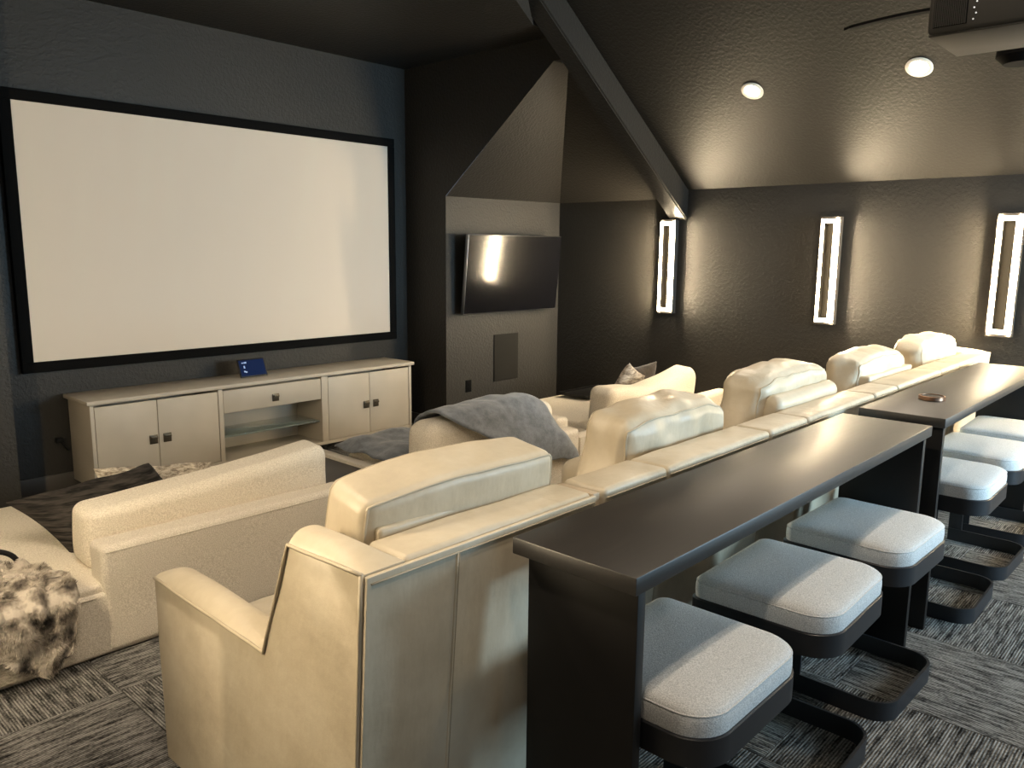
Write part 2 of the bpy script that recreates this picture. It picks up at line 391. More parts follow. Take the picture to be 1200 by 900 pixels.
# sloping beam pair
def beam(name, m):
    x0, x1 = XR - 0.001, 4.195
    vs = [];
    for x in (x0, x1):
        zb, zt = 1.893 + .69 * (6.355 - x), min(zr(x), 2.18 + .68 * (6.355 - x))
        for y in (3.765, 3.938): vs += [(x, y, zb), (x, y, zt)]
    vs = [m(v) for v in vs]
    bm = bmesh.new(); V = [bm.verts.new(v) for v in vs]
    for f in ((0, 1, 3, 2), (4, 6, 7, 5), (0, 4, 5, 1), (2, 3, 7, 6), (0, 2, 6, 4), (1, 5, 7, 3)): bm.faces.new([V[i] for i in f])
    bmesh.ops.recalc_face_normals(bm, faces=bm.faces[:])
    bmesh.ops.bevel(bm, geom=bm.edges[:], offset=.012, segments=3, affect='EDGES')
    return tag(link(name, frombm(bm), M_CEIL, None, 40), kind='structure')
beam('beam', lambda v: v)
# baseboards
def bb(name, a, b): tag(box(name, a, b, M_TRIM, None, .004), kind='structure')
bb('baseboard_right', (XR - .015, YB, 0), (XR, YT, .11)); bb('baseboard_television_side', (XA, YT - .015, 0), (XR - .016, YT, .11))
bb('baseboard_front', (XB, YF - .015, 0), (XA, YF, .11)); bb('baseboard_alcove_right', (XA - .015, YT, 0), (XA, YF - .016, .11))
bb('baseboard_left', (XL, YB, 0), (XL + .015, YT, .11))
# floor: backing and the loose-laid carpet tiles
FL = tag(box('floor', (XL, YB, -.08), (XR, YF, -.012), M_CARPB), kind='structure')
tile_mesh = {}
def tile(x0, y0, x1, y1, turn):
    w, d = x1 - x0, y1 - y0; k = (round(w, 3), round(d, 3), turn)
    if k not in tile_mesh:
        bm = bmesh.new(); W_, D_ = (d, w) if turn else (w, d)
        box_bm(bm, (-W_ / 2 + .0008, -D_ / 2 + .0008, -.012), (W_ / 2 - .0008, D_ / 2 - .0008, 0), 0.002, 1); me = frombm(bm); me.materials.append(M_CARP); tile_mesh[k] = me
    o = bpy.data.objects.new('carpet_tile', tile_mesh[k]); COL.objects.link(o); o.parent = FL
    o.location = ((x0 + x1) / 2, (y0 + y1) / 2, 0); o.rotation_euler = (0, 0, PI / 2 if turn else 0)
PT = .64
for i in range(-2, 9):
    for j in range(-9, 5):
        x0, x1 = max(XL, 1.04 + PT * i), min(XR, 1.04 + PT * (i + 1)); y0, y1 = max(YB, 2.92 + PT * j), min(YF, 2.92 + PT * (j + 1))
        if x1 - x0 < .01 or y1 - y0 < .01: continue
        if y1 > YT:
            x0, x1 = max(x0, XB), min(x1, XA)
            if x1 - x0 < .01: continue
        tile(x0, y0, x1, y1, (i + j) % 2 != 0)

# ------------------------------------------------------------------ ceiling downlights
def downlight(x, y, label, side=1, gain=1.0):
    z = ZE + .68 * ((XR - x) if side > 0 else (x - XL)); nrm = Vector((-.68 * side, 0, -1)).normalized()
    t = thing('recessed_downlight', (x, y, z), label, 'ceiling light', 'recessed downlights in the sloped ceiling')
    rot = nrm.to_track_quat('Z', 'X').to_matrix().to_4x4()
    c = Vector((x, y, z))
    bm = bmesh.new(); prof = [(.078, 0.0), (.080, .006), (.072, .010), (.056, .008), (.052, .002)]; n = 32; V = []
    for k in range(n):
        a = 2 * PI * k / n; V.append([bm.verts.new((r * math.cos(a), r * math.sin(a), h)) for r, h in prof])
    for k in range(n):
        for q in range(len(prof) - 1): bm.faces.new((V[k][q], V[(k + 1) % n][q], V[(k + 1) % n][q + 1], V[k][q + 1]))
    bmesh.ops.transform(bm, matrix=Matrix.Translation(c) @ rot, verts=bm.verts[:])
    link('trim_ring', frombm(bm), M_CANT, t, 40)
    cyl('lens', c + nrm * .001, c + nrm * .004, .052, M_CANL, t, 28)
    l = bpy.data.lights.new('downlight_beam', 'SPOT'); l.energy = CAN_W * gain; l.color = WARM; l.spot_size = math.radians(150); l.spot_blend = 0.9; l.shadow_soft_size = .05
    o = bpy.data.objects.new('downlight_beam', l); COL.objects.link(o); o.parent = t; o.location = nrm * .03
    o.rotation_euler = (0, math.radians(8 * side), 0)
downlight(5.49, 2.78, 'lit round recessed downlight in the sloped ceiling, farther from the projector')
downlight(5.48, 1.68, 'lit round recessed downlight in the sloped ceiling just beside the projector')
for k, y in enumerate((.58, -.52)): downlight(5.48, y, ('unseen downlight added above the middle of the stool row', 'unseen downlight added on the right slope, closest to the rear windows', '')[k], 1, (.7, .3)[k])  # right row carried on out of view, added to match the light
for k, y in enumerate((2.78, 1.68, .58, -.52)): downlight(.71, y, ('unseen downlight added on the left slope, closest to the screen', 'second unseen downlight added on the left slope, counted from the screen', 'third unseen downlight added on the left slope, counted from the screen', 'unseen downlight added on the left slope, closest to the rear windows')[k], -1, (.9, .8, .5, .15)[k])  # left row is unseen, added to light the room from that side

downlight(2.45, .60, 'unseen downlight added high over the nearest bar table', -1, 2.0)  # unseen extra lamp, added to light the stools and near cushions

# ------------------------------------------------------------------ wall sconces
def sconce(y, label, left=False):
    z0, z1, h = 1.092, 1.886, .0585
    t = thing('wall_sconce', (XR, y, (z0 + z1) / 2), label, 'wall light', 'tall lit sconces on the right wall')
    bm = bmesh.new(); hh, g2 = h + .019, .038
    def ring(xa, xb, h, z0, z1, gy, gz):
        for p, q in (((xa, y - h, z0), (xb, y - h + gy, z1)), ((xa, y + h - gy, z0), (xb, y + h, z1)), ((xa, y - h + gy, z0), (xb, y + h - gy, z0 + gz)), ((xa, y - h + gy, z1 - gz), (xb, y + h - gy, z1))): box_bm(bm, p, q)
    ring(XR - .060, XR - .001, hh, z0 - .019, z1 + .019, g2, .05)
    if left: t.location.x = XR
    link('housing', frombm(bm), M_TRIM, t)
    bm = bmesh.new(); ring(XR - .090, XR - .0751, h, z0, z1, .019, .03)
    link('lit_frame', frombm(bm), M_LAMPF, t)
    bm = bmesh.new(); ring(XR - .0750, XR - .0605, h - .0045, z0, z1, .0145, .03)
    link('baffle', frombm(bm), M_TRIM, t)
    for sg in ((-1, 1) if abs(y - 2.477) > .01 or left else (-1,)): box('light_strip', (XR - .0750, y + sg * h, z0), (XR - .0605, y + sg * (h - .004), z1), M_LAMP, t)
    box('inner_panel', (XR - .020, y - hh + g2 + .0005, z0 + .03), (XR - .012, y + hh - g2 - .0005, z1 - .03), M_INNER, t)
    if left: t.location.x = XL; t.rotation_euler = (0, 0, PI)
sconce(3.93, 'tall lit wall sconce just below the end of the ceiling beam')
sconce(2.477, 'tall lit wall sconce in the middle of the grey wall, between the two others')
sconce(1.265, 'tall lit wall sconce above the far end of the leather sofa')
for k, y in enumerate((.05, -1.16)): sconce(y, ('unseen sconce added on the wall beyond the stool row', 'unseen sconce added on the right wall, closest to the rear windows')[k])  # sconce row carried on out of view, added to match the light

sconce(2.477, 'unseen sconce added on the left wall, beside the near lounge sofa', True)  # unseen sconce added for sideways light on the sofa end

# ------------------------------------------------------------------ projection screen, television, wall fittings
ys = 5.75
t = thing('projection_screen', (3.1, YF - .003, .81), 'huge white projection screen with wide black border on the front wall', 'projection screen')
x0, x1, z0, z1 = 1.593, 4.645, .812, 2.575; g = .069
for p, q in (((x0, ys - .03, z0), (x1, YF - .002, z0 + g)), ((x0, ys - .03, z1 - g), (x1, YF - .002, z1)), ((x0, ys - .03, z0 + g), (x0 + g, YF - .002, z1 - g)), ((x1 - g, ys - .03, z0 + g), (x1, YF - .002, z1 - g))):
    box('border', p, q, M_VELV, t, .004)
box('screen_cloth', (x0 + g - .002, ys - .018, z0 + g - .002), (x1 - g + .002, ys - .006, z1 - g + .002), M_SCR, t)

t = thing('television', (5.53, YT, 1.4), 'black flat television tilted down on a mount, on the wall beside the screen', 'television')
MT = xf((5.533, 5.08, 1.406), rx=.096, rz=-.013)
tw, thh = 1.246, .701
box('bezel', (-tw / 2, -.004, -thh / 2), (tw / 2, .035, thh / 2), M_SILV, t, .003, 2, MT)
box('display', (-tw / 2 + .005, -.007, -thh / 2 + .006), (tw / 2 - .005, -.0042, thh / 2 - .004), M_GLOSS, t, 0, 2, MT)
box('rear_housing', (-.45, .0355, -.28), (.45, .065, .2), M_BPLA, t, .01, 2, MT)
box('mount_arm', (-.05, .0655, -.06), (.05, .115, .06), M_BPLA, t, 0, 2, MT)
box('wall_plate', (5.2, YT - .035, 1.2), (5.86, YT - .001, 1.6), M_BPLA, t, .004)

t = thing('speaker_grille', (5.585, YT, .6), 'flat grey in-wall speaker panel below the television', 'speaker')
box('grille_frame', (5.415, YT - .010, .384), (5.752, YT - .001, .832), M_SPK, t, .002)
box('grille_cloth', (5.422, YT - .0125, .391), (5.745, YT - .0102, .825), M_SPK, t)
t = thing('wall_outlet', (5.08, YT, .38), 'black wall outlet plate low on the television wall', 'outlet')
box('cover_plate', (5.045, YT - .008, .325), (5.118, YT - .001, .437), M_MATT, t, .003)
box('socket', (5.065, YT - .0105, .385), (5.098, YT - .0082, .42), M_MATT, t, .002); box('socket', (5.065, YT - .0105, .342), (5.098, YT - .0082, .377), M_MATT, t, .002)
t = thing('power_plug', (1.77, YF, .34), 'small black plug and cord on the wall by the cabinet end', 'plug')
box('plug_body', (1.755, YF - .05, .325), (1.80, YF - .001, .36), M_BPLA, t, .006)
tube('cord', [(1.78, YF - .05, .335), (1.79, YF - .07, .31), (1.81, YF - .05, .28), (1.83, YF - .035, .27)], .006, M_BPLA, t)

# ------------------------------------------------------------------ media cabinet
CX0, CX1, CY0, CY1 = 1.847, 4.475, 5.32, 5.70
t = thing('media_cabinet', (3.15, 5.5, 0), 'long taupe media cabinet with four doors, a drawer and a glass shelf', 'cabinet')
box('top_panel', (1.813, CY0 - .02, .600 + .03), (4.495, CY1 + .02, .658), M_CAB, t, .006)
box('side_panel', (CX0 - .012, CY0 + .002, .075), (CX0 + .012, CY1, .6295), M_CAB, t, .002)
box('side_panel', (CX1 - .028, CY0 + .002, .075), (CX1, CY1, .6295), M_CAB, t, .002)
for a, b in ((2.694, 2.728), (3.553, 3.612)): box('divider', (a, CY0, .1005), (b, CY1 - .02, .6295), M_CAB, t, .002)
box('bottom_panel', (CX0 + .0125, CY0, .075), (CX1 - .0285, CY1, .1), M_CAB, t, .002)
box('back_panel', (CX0 + .0125, CY1 - .018, .1005), (CX1 - .0285, CY1, .6295), M_CAB, t)
def pull(par, x, z):
    h = box('handle', (x - .026, CY0 - .012, z - .03), (x + .026, CY0 + .001, z + .03), M_BRONZE, par, .003)
    box('grip', (x - .021, CY0 - .026, z + .002), (x + .021, CY0 - .0125, z + .016), M_BRONZE, h, .003) if par.parent is None else None
    return h
for a, b, hx in ((1.863, 2.258, 2.222), (2.262, 2.690, 2.315), (3.617, 4.022, 3.985), (4.026, 4.443, 4.083)):
    d = box('door', (a, CY0 + .003, .104), (b, CY0 + .021, .612), M_CAB, t, .003)
    bm = bmesh.new(); z = .347
    box_bm(bm, (hx - .027, CY0 - .006, z - .031), (hx + .027, CY0 + .0025, z + .031), .003)
    box_bm(bm, (hx - .022, CY0 - .022, z + .004), (hx + .022, CY0 - .0055, z + .02), .004)
    link('handle', frombm(bm), M_BRONZE, d, 40)
d = box('drawer', (2.732, CY0 + .003, .448), (3.549, CY0 + .3, .612), M_CAB, t, .003)
bm = bmesh.new(); hx, z = 3.147, .515
box_bm(bm, (hx - .027, CY0 - .006, z - .029), (hx + .027, CY0 + .0025, z + .029), .003); box_bm(bm, (hx - .022, CY0 - .022, z + .004), (hx + .022, CY0 - .0055, z + .02), .004)
link('handle', frombm(bm), M_BRONZE, d, 40)
sh = box('glass_shelf', (2.733, CY0 + .03, .262), (3.548, CY1 - .03, .272), M_GLASS, t, .001)
for x in (2.0, 2.75, 3.6, 4.40):
    for y in (CY0 + .06, CY1 - .06): box('leg', (x - .02, y - .02, 0), (x + .02, y + .02, .0745), M_BPLA, t)

t = thing('tablet', (3.08, 5.5, .6585), 'small tablet with glowing dark blue screen standing on the cabinet', 'tablet')
MB = xf((3.075, 5.487, .6615), rx=-.42)
box('casing', (-.112, -.005, 0), (.112, .005, .142), M_BPLA, t, .003, 2, MB)
box('display', (-.102, -.0072, .01), (.102, -.0053, .132), M_TAB, t, 0, 2, MB)
bm = bmesh.new()
for x, z, w, h in ((-.075, .112, .012, .008), (-.06, .112, .010, .010), (-.048, .113, .012, .012), (-.066, .079, .012, .02), (-.07, .045, .012, .012), (-.058, .04, .014, .010)): box_bm(bm, (x - w / 2, -.0082, z - h / 2), (x + w / 2, -.0073, z + h / 2), 0, 1, MB)
link('display_text', frombm(bm), M_ICON, t)
box('stand', (-.04, .006, .0), (.04, .012, .075), M_BPLA, t, .002, 2, xf((3.075, 5.575, .661), rx=.35))

# ------------------------------------------------------------------ leather theatre sofa
SX0, SX1 = .955, 6.325
LS = thing('leather_sofa', (3.6, 1.8, 0), 'long cream leather five-seat theatre sofa seen from behind, along the dark tables', 'sofa')
def ybk(z): return 1.285 + .075 * max(0, (.965 - z)) ** 1.0       # rear face leans in towards the floor
def side_arm(name, xa, xb):
    prof = [(2.335, .05), (2.345, .64), (1.72, .63), (1.585, .948), (1.3005, .958), (ybk(.05) + .0155, .05)]
    n = [6, 10, 6, 6, 8, 8]; pts, flag = [], []
    for i in range(6):
        a, b = prof[i], prof[(i + 1) % 6]
        for k in range(n[i]):
            f = k / n[i]; pts.append((a[0] + (b[0] - a[0]) * f, a[1] + (b[1] - a[1]) * f))
            flag.append({1: math.sin(PI * min(1, f * 1.0 + .12)) ** .3, 3: math.cos(f * PI / 2) ** .6}.get(i, 0))
    flag[6] = .25; flag[16] = .9; flag[28] = 0
    vs, fs, K = [], [], 14; Np = len(pts)
    for s in range(K + 1):
        u = s / K; cr = .034 * (1 - (abs(2 * u - 1)) ** 2.6)
        for (y, z), fl in zip(pts, flag):
            p = Vector((xa + (xb - xa) * u, y, z + cr * fl))
            if z < .9 and y > 2.3: p.y += .012 * (1 - (2 * u - 1) ** 4)
            p += Vector((wrk(p, 9, .003, 3), wrk(p, 8, .004, 8), wrk(p, 8, .003, 9)))
            vs.append(p)
    for s in range(K):
        for k in range(Np): fs.append((s * Np + k, s * Np + (k + 1) % Np, (s + 1) * Np + (k + 1) % Np, (s + 1) * Np + k))
    b = [0, 6, 16, 22, 28, 36]
    me = fromdata(vs, fs); bm = bmesh.new(); bm.from_mesh(me); bm.verts.ensure_lookup_table()
    for s in (0, K):
        bm.faces.new([bm.verts[s * Np + k] for k in range(Np)])
    bmesh.ops.recalc_face_normals(bm, faces=bm.faces[:]); bmesh.ops.triangulate(bm, faces=[f for f in bm.faces if len(f.verts) > 4]); bm.to_mesh(me); bm.free()
    o = link(name, me, M_LEA, LS, 38)
    ring = [Vector((xa, *p)) + Vector((wrk(Vector((xa, *p)), 9, .003, 3), wrk(Vector((xa, *p)), 8, .004, 8), wrk(Vector((xa, *p)), 8, .003, 9))) for p in pts]
    if xa < 2:
        tube('piping', [Vector((xa - .001, p.y, p.z)) for p in ring[6:29]], .005, M_PIPE, o, 6)
        tube('piping', [Vector((xa - .001, p.y + .002, p.z)) for p in ring[28:37]], .006, M_PIPE, o, 6)
    return o
side_arm('side_arm', SX0, 1.068); side_arm('side_arm', 6.215, SX1)
secs = [(1.071, 1.752, 's'), (1.79, 2.125, 'a'), (2.131, 2.852, 's'), (2.858, 3.203, 'a'), (3.209, 3.985, 's'), (3.991, 4.328, 'a'), (4.334, 5.10, 's'), (5.106, 5.48, 'a'), (5.486, 6.212, 's')]
def back_section(a, b, k):
    L = b - a; zc = (.05 + .962) / 2; H = .962 - .05
    def f2(q, u, v, w):
        z = q.z + zc; yy = q.y + (1.285 + 1.445) / 2
        fr = (q.y + .08) / .16
        y2 = ybk(z) * (1 - fr) + 1.445 * fr
        return Vector((q.x, y2 - 1.365 + (.016 if k == 0 else 0) * (1 - fr), q.z))
    return cushion('back_section', (L, .16, H), ((a + b) / 2, 1.365, zc), M_LEA, LS, .018, (0, 0, .012), amp=.003, sc=6, seed=k * 3.1, nseg=(14, 3, 10), fn2=f2)
for k, (a, b, ty) in enumerate(secs):
    o = back_section(a, b, k)
    tube('seam', [((a if k else SX0) + .012 + (b - (a if k else SX0) - .024) * i / 12, ybk(.938) - (.001 if k else .0015), .938) for i in range(13)], .0025, M_PIPE, o, 6)
    if k == 0:
        bm = bmesh.new(); box_bm(bm, (SX0 + .001, 0, .05), (b, .0145, .955), .005, 2)
        for v in bm.verts: v.co.y += ybk(v.co.z)
        link('rear_panel', frombm(bm), M_LEA, LS, 40)
        tube('stitched_seam', [(a + .145, ybk(.94 - .055 * i) - .0005, .94 - .055 * i) for i in range(16)], .004, M_LEA, o, 6)
        tube('stitched_seam', [(a + .151, ybk(.94 - .055 * i) - .0005, .94 - .055 * i) for i in range(16)], .0022, M_SEAM, o, 6)
    if ty == 's':
        # narrow flap between rail and cushion, seat, back cushion
        if abs(a - 3.209) < .01:
            cushion('lumbar_flap', (.66, .09, .14), (3.60, 1.49, .945), M_LEA, LS, .04, (0, .05, .02), rx=.3, amp=.006, sc=9, seed=4)
        elif k in (0, 6):
            cushion('rail_flap', (b - a - .06, .08, .10), ((a + b) / 2 + .015, 1.487, .930), M_LEA, LS, .012, (0, 0, .03), amp=.004, sc=8, seed=k)
        cushion('seat_cushion', (b - a - .012, .74, .20), ((a + b) / 2, 1.975, .375), M_LEA, LS, .05, (0, 0, .12), amp=.004, seed=k + 40)
        box('seat_base', (a + .004, 1.47, .06), (b - .004, 2.30, .274), M_LEA, LS, .015)
    else:
        cushion('console_arm', (b - a - .012, .88, .60), ((a + b) / 2, 1.905, .35), M_LEA, LS, .06, (0, 0, .05), amp=.004, seed=k + 60)
    if ty == 'a':
        for xx in (a - .021 if k == 1 else a - .003,):
            w = .014 if k == 1 else .003
            box('joining_strap', (xx - w, 1.30, .60), (xx + w, 1.44, .955), M_BAND, LS, .002)
pil = [(1.425, .69, 1.575, .790, 0.02, 11), (2.52, .70, 1.60, .795, .02, 5), (3.60, .75, 1.635, .815, .03, 17), (4.72, .78, 1.61, .795, .02, 23), (5.83, .76, 1.605, .80, .02, 31)]
for k, (x, w, y, z, tw_, sd) in enumerate(pil):
    def f2(q, u, v, w_):
        # slumped ends: boxed cushion with top corners drawn in
        q.z -= (.012 if k == 0 else .03) * max(0, w_) * abs(u) ** 3
        q.y *= 1 - .12 * abs(u) ** 4; q.x *= 1 - (.045 if k == 0 else .03) * w_
        if k == 0 and u < 0: q.z -= .015 * max(0, w_) * u * u
        if k: q.x += .02 * math.sin(w_ * 5 + sd) * abs(u) ** 2
        return q
    cushion('back_cushion', (w, .195 if k == 0 else .22, .58), (x, y, z), M_LEA, LS, .032 if k == 0 else .055, (.03, .08, .02) if k == 0 else (.06, .13, .05), rx=.15 if k == 0 else .10, rz=-.03 if k == 0 else 0, amp=.005 if k == 0 else .014, sc=7 if k == 0 else 11, seed=sd, nseg=(26, 7, 16), fn2=f2, pipe=(-1, 1), pm=M_PIPE, pr=.0042)

# ------------------------------------------------------------------ dark bar tables
def bar_table(x0, x1, label):
    t = thing('bar_table', ((x0 + x1) / 2, 1.06, 0), label, 'bar table', 'narrow bar tables behind the sofa')
    box('table_top', (x0, .881, .913), (x1, 1.236, .955), M_WOOD, t, .003)
    for a in (x0 + .028, x1 - .058): box('end_panel', (a, .893, .0), (a + .03, 1.208, .9125), M_PANEL, t, .002)
    box('apron', (x0 + .0585, 1.17, .84), (x1 - .0585, 1.195, .9125), M_PANEL, t, .002)
    return t
bar_table(1.348, 3.437, 'narrow espresso wood bar table nearest the camera, behind the leather sofa')
bar_table(3.622, 5.70, 'farther narrow espresso wood bar table carrying a round dark coaster')
t = thing('coaster', (4.065, 1.058, .9552), 'round dark coaster with copper rim on the farther bar table', 'coaster')
cyl('base', (4.065, 1.058, .9552), (4.065, 1.058, .972), .050, M_BPLA, t, 40)
bm = bmesh.new(); n = 40
for k in range(n):
    a0, a1 = 2 * PI * k / n, 2 * PI * (k + 1) / n
    for (r0, h0), (r1, h1) in (((.0505, .9555), (.057, .957)), ((.057, .957), (.057, .974)), ((.057, .974), (.0505, .975)), ((.0505, .975), (.0505, .9555))):
        bm.faces.new([bm.verts.new((4.065 + r * math.cos(a), 1.058 + r * math.sin(a), h)) for r, a, h in ((r0, a0, h0), (r0, a1, h0), (r1, a1, h1), (r1, a0, h1))])
bmesh.ops.remove_doubles(bm, verts=bm.verts[:], dist=1e-5); link('rim', frombm(bm), M_COPPER, t, 40)

# ------------------------------------------------------------------ bar stools
def band_loop(name, pts, z0, z1, th, m, parent, closed=True):
    """a flat steel band standing on edge along the plan path pts"""
    N = len(pts); vs, fs = [], []
    for i in range(N):
        a = Vector(pts[i - 1] if (i > 0 or closed) else pts[i]); b = Vector(pts[(i + 1) % N] if (i < N - 1 or closed) else pts[i])
        tn = (b - a).normalized(); nr = Vector((tn.y, -tn.x)); p = Vector(pts[i])
        for q in (p + nr * th / 2, p - nr * th / 2):
            vs += [(q.x, q.y, z0), (q.x, q.y, z1)]
    for i in range(N if closed else N - 1):
        j = (i + 1) % N; A, B = i * 4, j * 4
        fs += [(A, B, B + 1, A + 1), (A + 2, A + 3, B + 3, B + 2), (A + 1, B + 1, B + 3, A + 3), (A, A + 2, B + 2, B)]
    if not closed: fs += [(0, 1, 3, 2), (4 * N - 4, 4 * N - 2, 4 * N - 1, 4 * N - 3)]
    me = fromdata(vs, fs); bm = bmesh.new(); bm.from_mesh(me)
    return link(name, frombm(bm), m, parent, 35)
def rrect(x0, y0, x1, y1, rad, n=8, corners=(1, 1, 1, 1)):
    ro, ri = rad if isinstance(rad, tuple) else (rad, rad)
    out = []
    for (cx, cy_, a0, on) in ((x1, y1, 0, corners[0]), (x0, y1, 90, corners[1]), (x0, y0, 180, corners[2]), (x1, y0, 270, corners[3])):
        r = ri if cy_ == y1 else ro
        sx, sg = (1 if cx == x1 else -1), (1 if cy_ == y1 else -1)
        if not on: out.append((cx, cy_)); continue
        for k in range(n + 1):
            a = math.radians(a0 + 90 * k / n); out.append((cx - sx * r + r * math.cos(a), cy_ - sg * r + r * math.sin(a)))
    return out
ST = thing('bar_stool', (0, 0, 0), '', 'bar stool', 'bar stools along the tables')
hw = .255
# seat pan: shallow tray with rounded outer corners
pan = rrect(-hw, -.23, hw, .215, (.10, .03))
bm = bmesh.new(); A = [bm.verts.new((x, y, .505)) for x, y in pan]; B = [bm.verts.new((x, y, .572)) for x, y in pan]; Cc = [bm.verts.new((x * .985, y * .985, .575)) for x, y in pan]
for k in range(len(pan)):
    j = (k + 1) % len(pan); bm.faces.new((A[k], A[j], B[j], B[k])); bm.faces.new((B[k], B[j], Cc[j], Cc[k]))
bm.faces.new(A[::-1]); bm.faces.new(Cc); link('seat_pan', frombm(bm), M_BLK, ST, 35)
# cushion with rounded plan and crowned top
inn = rrect(-hw + .006, -.224, hw - .006, .209, (.094, .035), 10); rings = [(1.0, .5755), (1.006, .595), (1.004, .612), (.994, .624), (.975, .632), (.95, .636), (.88, .641), (.7, .645), (.45, .648), (.2, .649)]
vs = [(x * s, y * s, z) for s, z in rings for x, y in inn] + [(0, 0, .652)]; N = len(inn); fs = []
for r in range(len(rings) - 1):
    for k in range(N): fs.append((r * N + k, r * N + (k + 1) % N, (r + 1) * N + (k + 1) % N, (r + 1) * N + k))
for k in range(N): fs.append(((len(rings) - 1) * N + k, (len(rings) - 1) * N + (k + 1) % N, len(vs) - 1))
fs.append(tuple(range(N - 1, -1, -1)))
cu = link('seat_cushion', fromdata(vs, fs), M_STOOL, ST, 60)
tube('piping', [(x * .993, y * .993, .625) for x, y in inn], .0025, M_STOOL, cu, 6, True)
# cantilever frame: floor loop, two uprights at the table side
loop = rrect(-hw + .006, -.215, hw - .006, .175, .085, 8, (0, 0, 1, 1))
path = [(-hw + .006, .175)] + rrect(-hw + .006, -.215, hw - .006, .175, .085, 8, (0, 0, 1, 1))[2:] + [(hw - .006, .175)]
band_loop('floor_band', path, 0.0, .07, .010, M_BLK, ST, False)
for s in (-1, 1):
    box('leg', (s * (hw - .006) - .005, .1055, .0705), (s * (hw - .006) + .005, .175, .5045), M_BLK, ST, .001)
box('rear_stretcher', (-hw + .012, .165, .45), (hw - .012, .175, .5045), M_BLK, ST, .001)
stools = [(1.695, 'grey cushioned bar stool at the near end of the nearest bar table'), (2.365, 'grey cushioned bar stool in the middle of the nearest bar table'),
          (3.035, 'grey cushioned bar stool at the far end of the nearest bar table'), (4.07, 'grey cushioned bar stool closest to the near end of the farther table'),
          (4.73, 'grey cushioned bar stool in the middle of the farther bar table'), (5.38, 'grey cushioned bar stool at the far end of the farther table, mostly hidden')]
for k, (x, lab) in enumerate(stools):
    o = ST if k == 0 else copy_tree(ST)
    o.location = (x, .972, 0); o['label'] = lab
    o.rotation_euler = (0, 0, (0, .02, -.02, .01, -.02, .03)[k])

# ------------------------------------------------------------------ white lounge seating row
def lounge(name, x0, x1, yb, yf, h, label, bx0, bx1, bh, nseat):
    t = thing(name, ((x0 + x1) / 2, (yb + yf) / 2, 0), label, 'lounge sofa')
    cushion('base', (x1 - x0, yf - yb, h - .02), ((x0 + x1) / 2, (yb + yf) / 2, (h - .02) / 2 + .003), M_BOU, t, .02, (0, 0, 0), amp=.002, seed=x0)
    for k in range(nseat):
        w = (x1 - x0) / nseat
        cushion('seat_cushion', (w - .012, yf - yb - .03, .06), (x0 + w * (k + .5), (yb + yf) / 2, h - .012), M_BOU2, t, .022, (0, 0, .3), amp=.004, seed=k + x0 * 3)
    cushion('back_frame', (bx1 - bx0, .145, bh - .003), ((bx0 + bx1) / 2, yb + .067, bh / 2 + .003), M_BOU, t, .03, (0, 0, .0), amp=.003, seed=x0 + 2, nseg=(20, 3, 10))
    return t
A = lounge('lounge_sofa', .05, 2.30, 3.22, 4.60, .285, 'low ivory fabric lounge sofa, nearest of the row, with a fur blanket over its corner', 1.11, 2.30, .455, 1)
def f2a(q, u, v, w):
    if w > 0: q.z += w * (.045 * u + .012 * u * u)
    return q
cushion('back_cushion', (1.16, .21, .30), (1.70, 3.475, .445), M_BOU2, A, .05, (.015, .10, .02), rx=.05, amp=.005, sc=5, seed=2, nseg=(22, 6, 9), fn2=f2a)
tube('piping', [(1.13 + 1.15 * k / 20, 3.2155, .430) for k in range(21)], .003, M_BOU, A, 6)
tube('piping', [(.06 + 1.02 * k / 20, 3.2195, .255) for k in range(21)], .003, M_BOU, A, 6)
B = lounge('lounge_sofa', 3.10, 4.17, 3.22, 4.36, .285, 'low ivory fabric lounge sofa in the middle of the row, draped with grey throws', 3.03, 4.17, .45, 1)
cushion('back_cushion', (1.13, .22, .34), (3.525, 3.475, .468), M_BOU2, B, .08, (.03, .22, .06), rx=.05, amp=.01, sc=5, seed=9, nseg=(22, 6, 9))
cushion('arm', (.13, .72, .22), (4.19, 3.74, .385), M_BOU, B, .03, (0, 0, .02), amp=.003, seed=6)
Cc_ = lounge('lounge_sofa', 4.78, 6.30, 3.22, 4.60, .30, 'low ivory fabric lounge sofa farthest along, against the sconce wall', 4.78, 6.30, .455, 1)
def f2c(q, u, v, w):
    if w > 0: q.z += w * (.05 * abs(u) ** 1.5 - .035 * (1 - abs(u + .12)) + .02 * u)
    return q
cushion('back_cushion', (1.22, .24, .31), (5.37, 3.50, .455), M_BOU2, Cc_, .07, (.03, .22, .03), rx=.05, amp=.009, sc=5, seed=14, nseg=(22, 6, 9), fn2=f2c)
def console(x0, x1, label):
    t = thing('console_table', ((x0 + x1) / 2, 3.9, 0), label, 'console table', 'low consoles between the lounge sofas')
    bm = bmesh.new(); rim = .075; y0, y1, h = 3.22, 4.60, .285
    for p, q in (((x0, y0, 0), (x1, y0 + .12, .385)), ((x0, y1 - .08, 0), (x1, y1, h)), ((x1 - rim, y0 + .12, 0), (x1, y1 - .08, h)), ((x0, y0 + .12, 0), (x0 + .02, y1 - .08, h - .03))): box_bm(bm, p, q, .008)
    link('upholstered_rim', frombm(bm), M_BOU, t, 40)
    box('tray_top', (x0 + .021, y0 + .121, .20), (x1 - rim - .001, y1 - .081, h - .022), M_TRAY, t, .002)
    return t
console(2.312, 3.018, 'low console with dark wood top and ivory rim beside the nearest lounge sofa')
console(4.182, 4.768, 'low console with dark wood top and ivory rim beside the farthest lounge sofa')

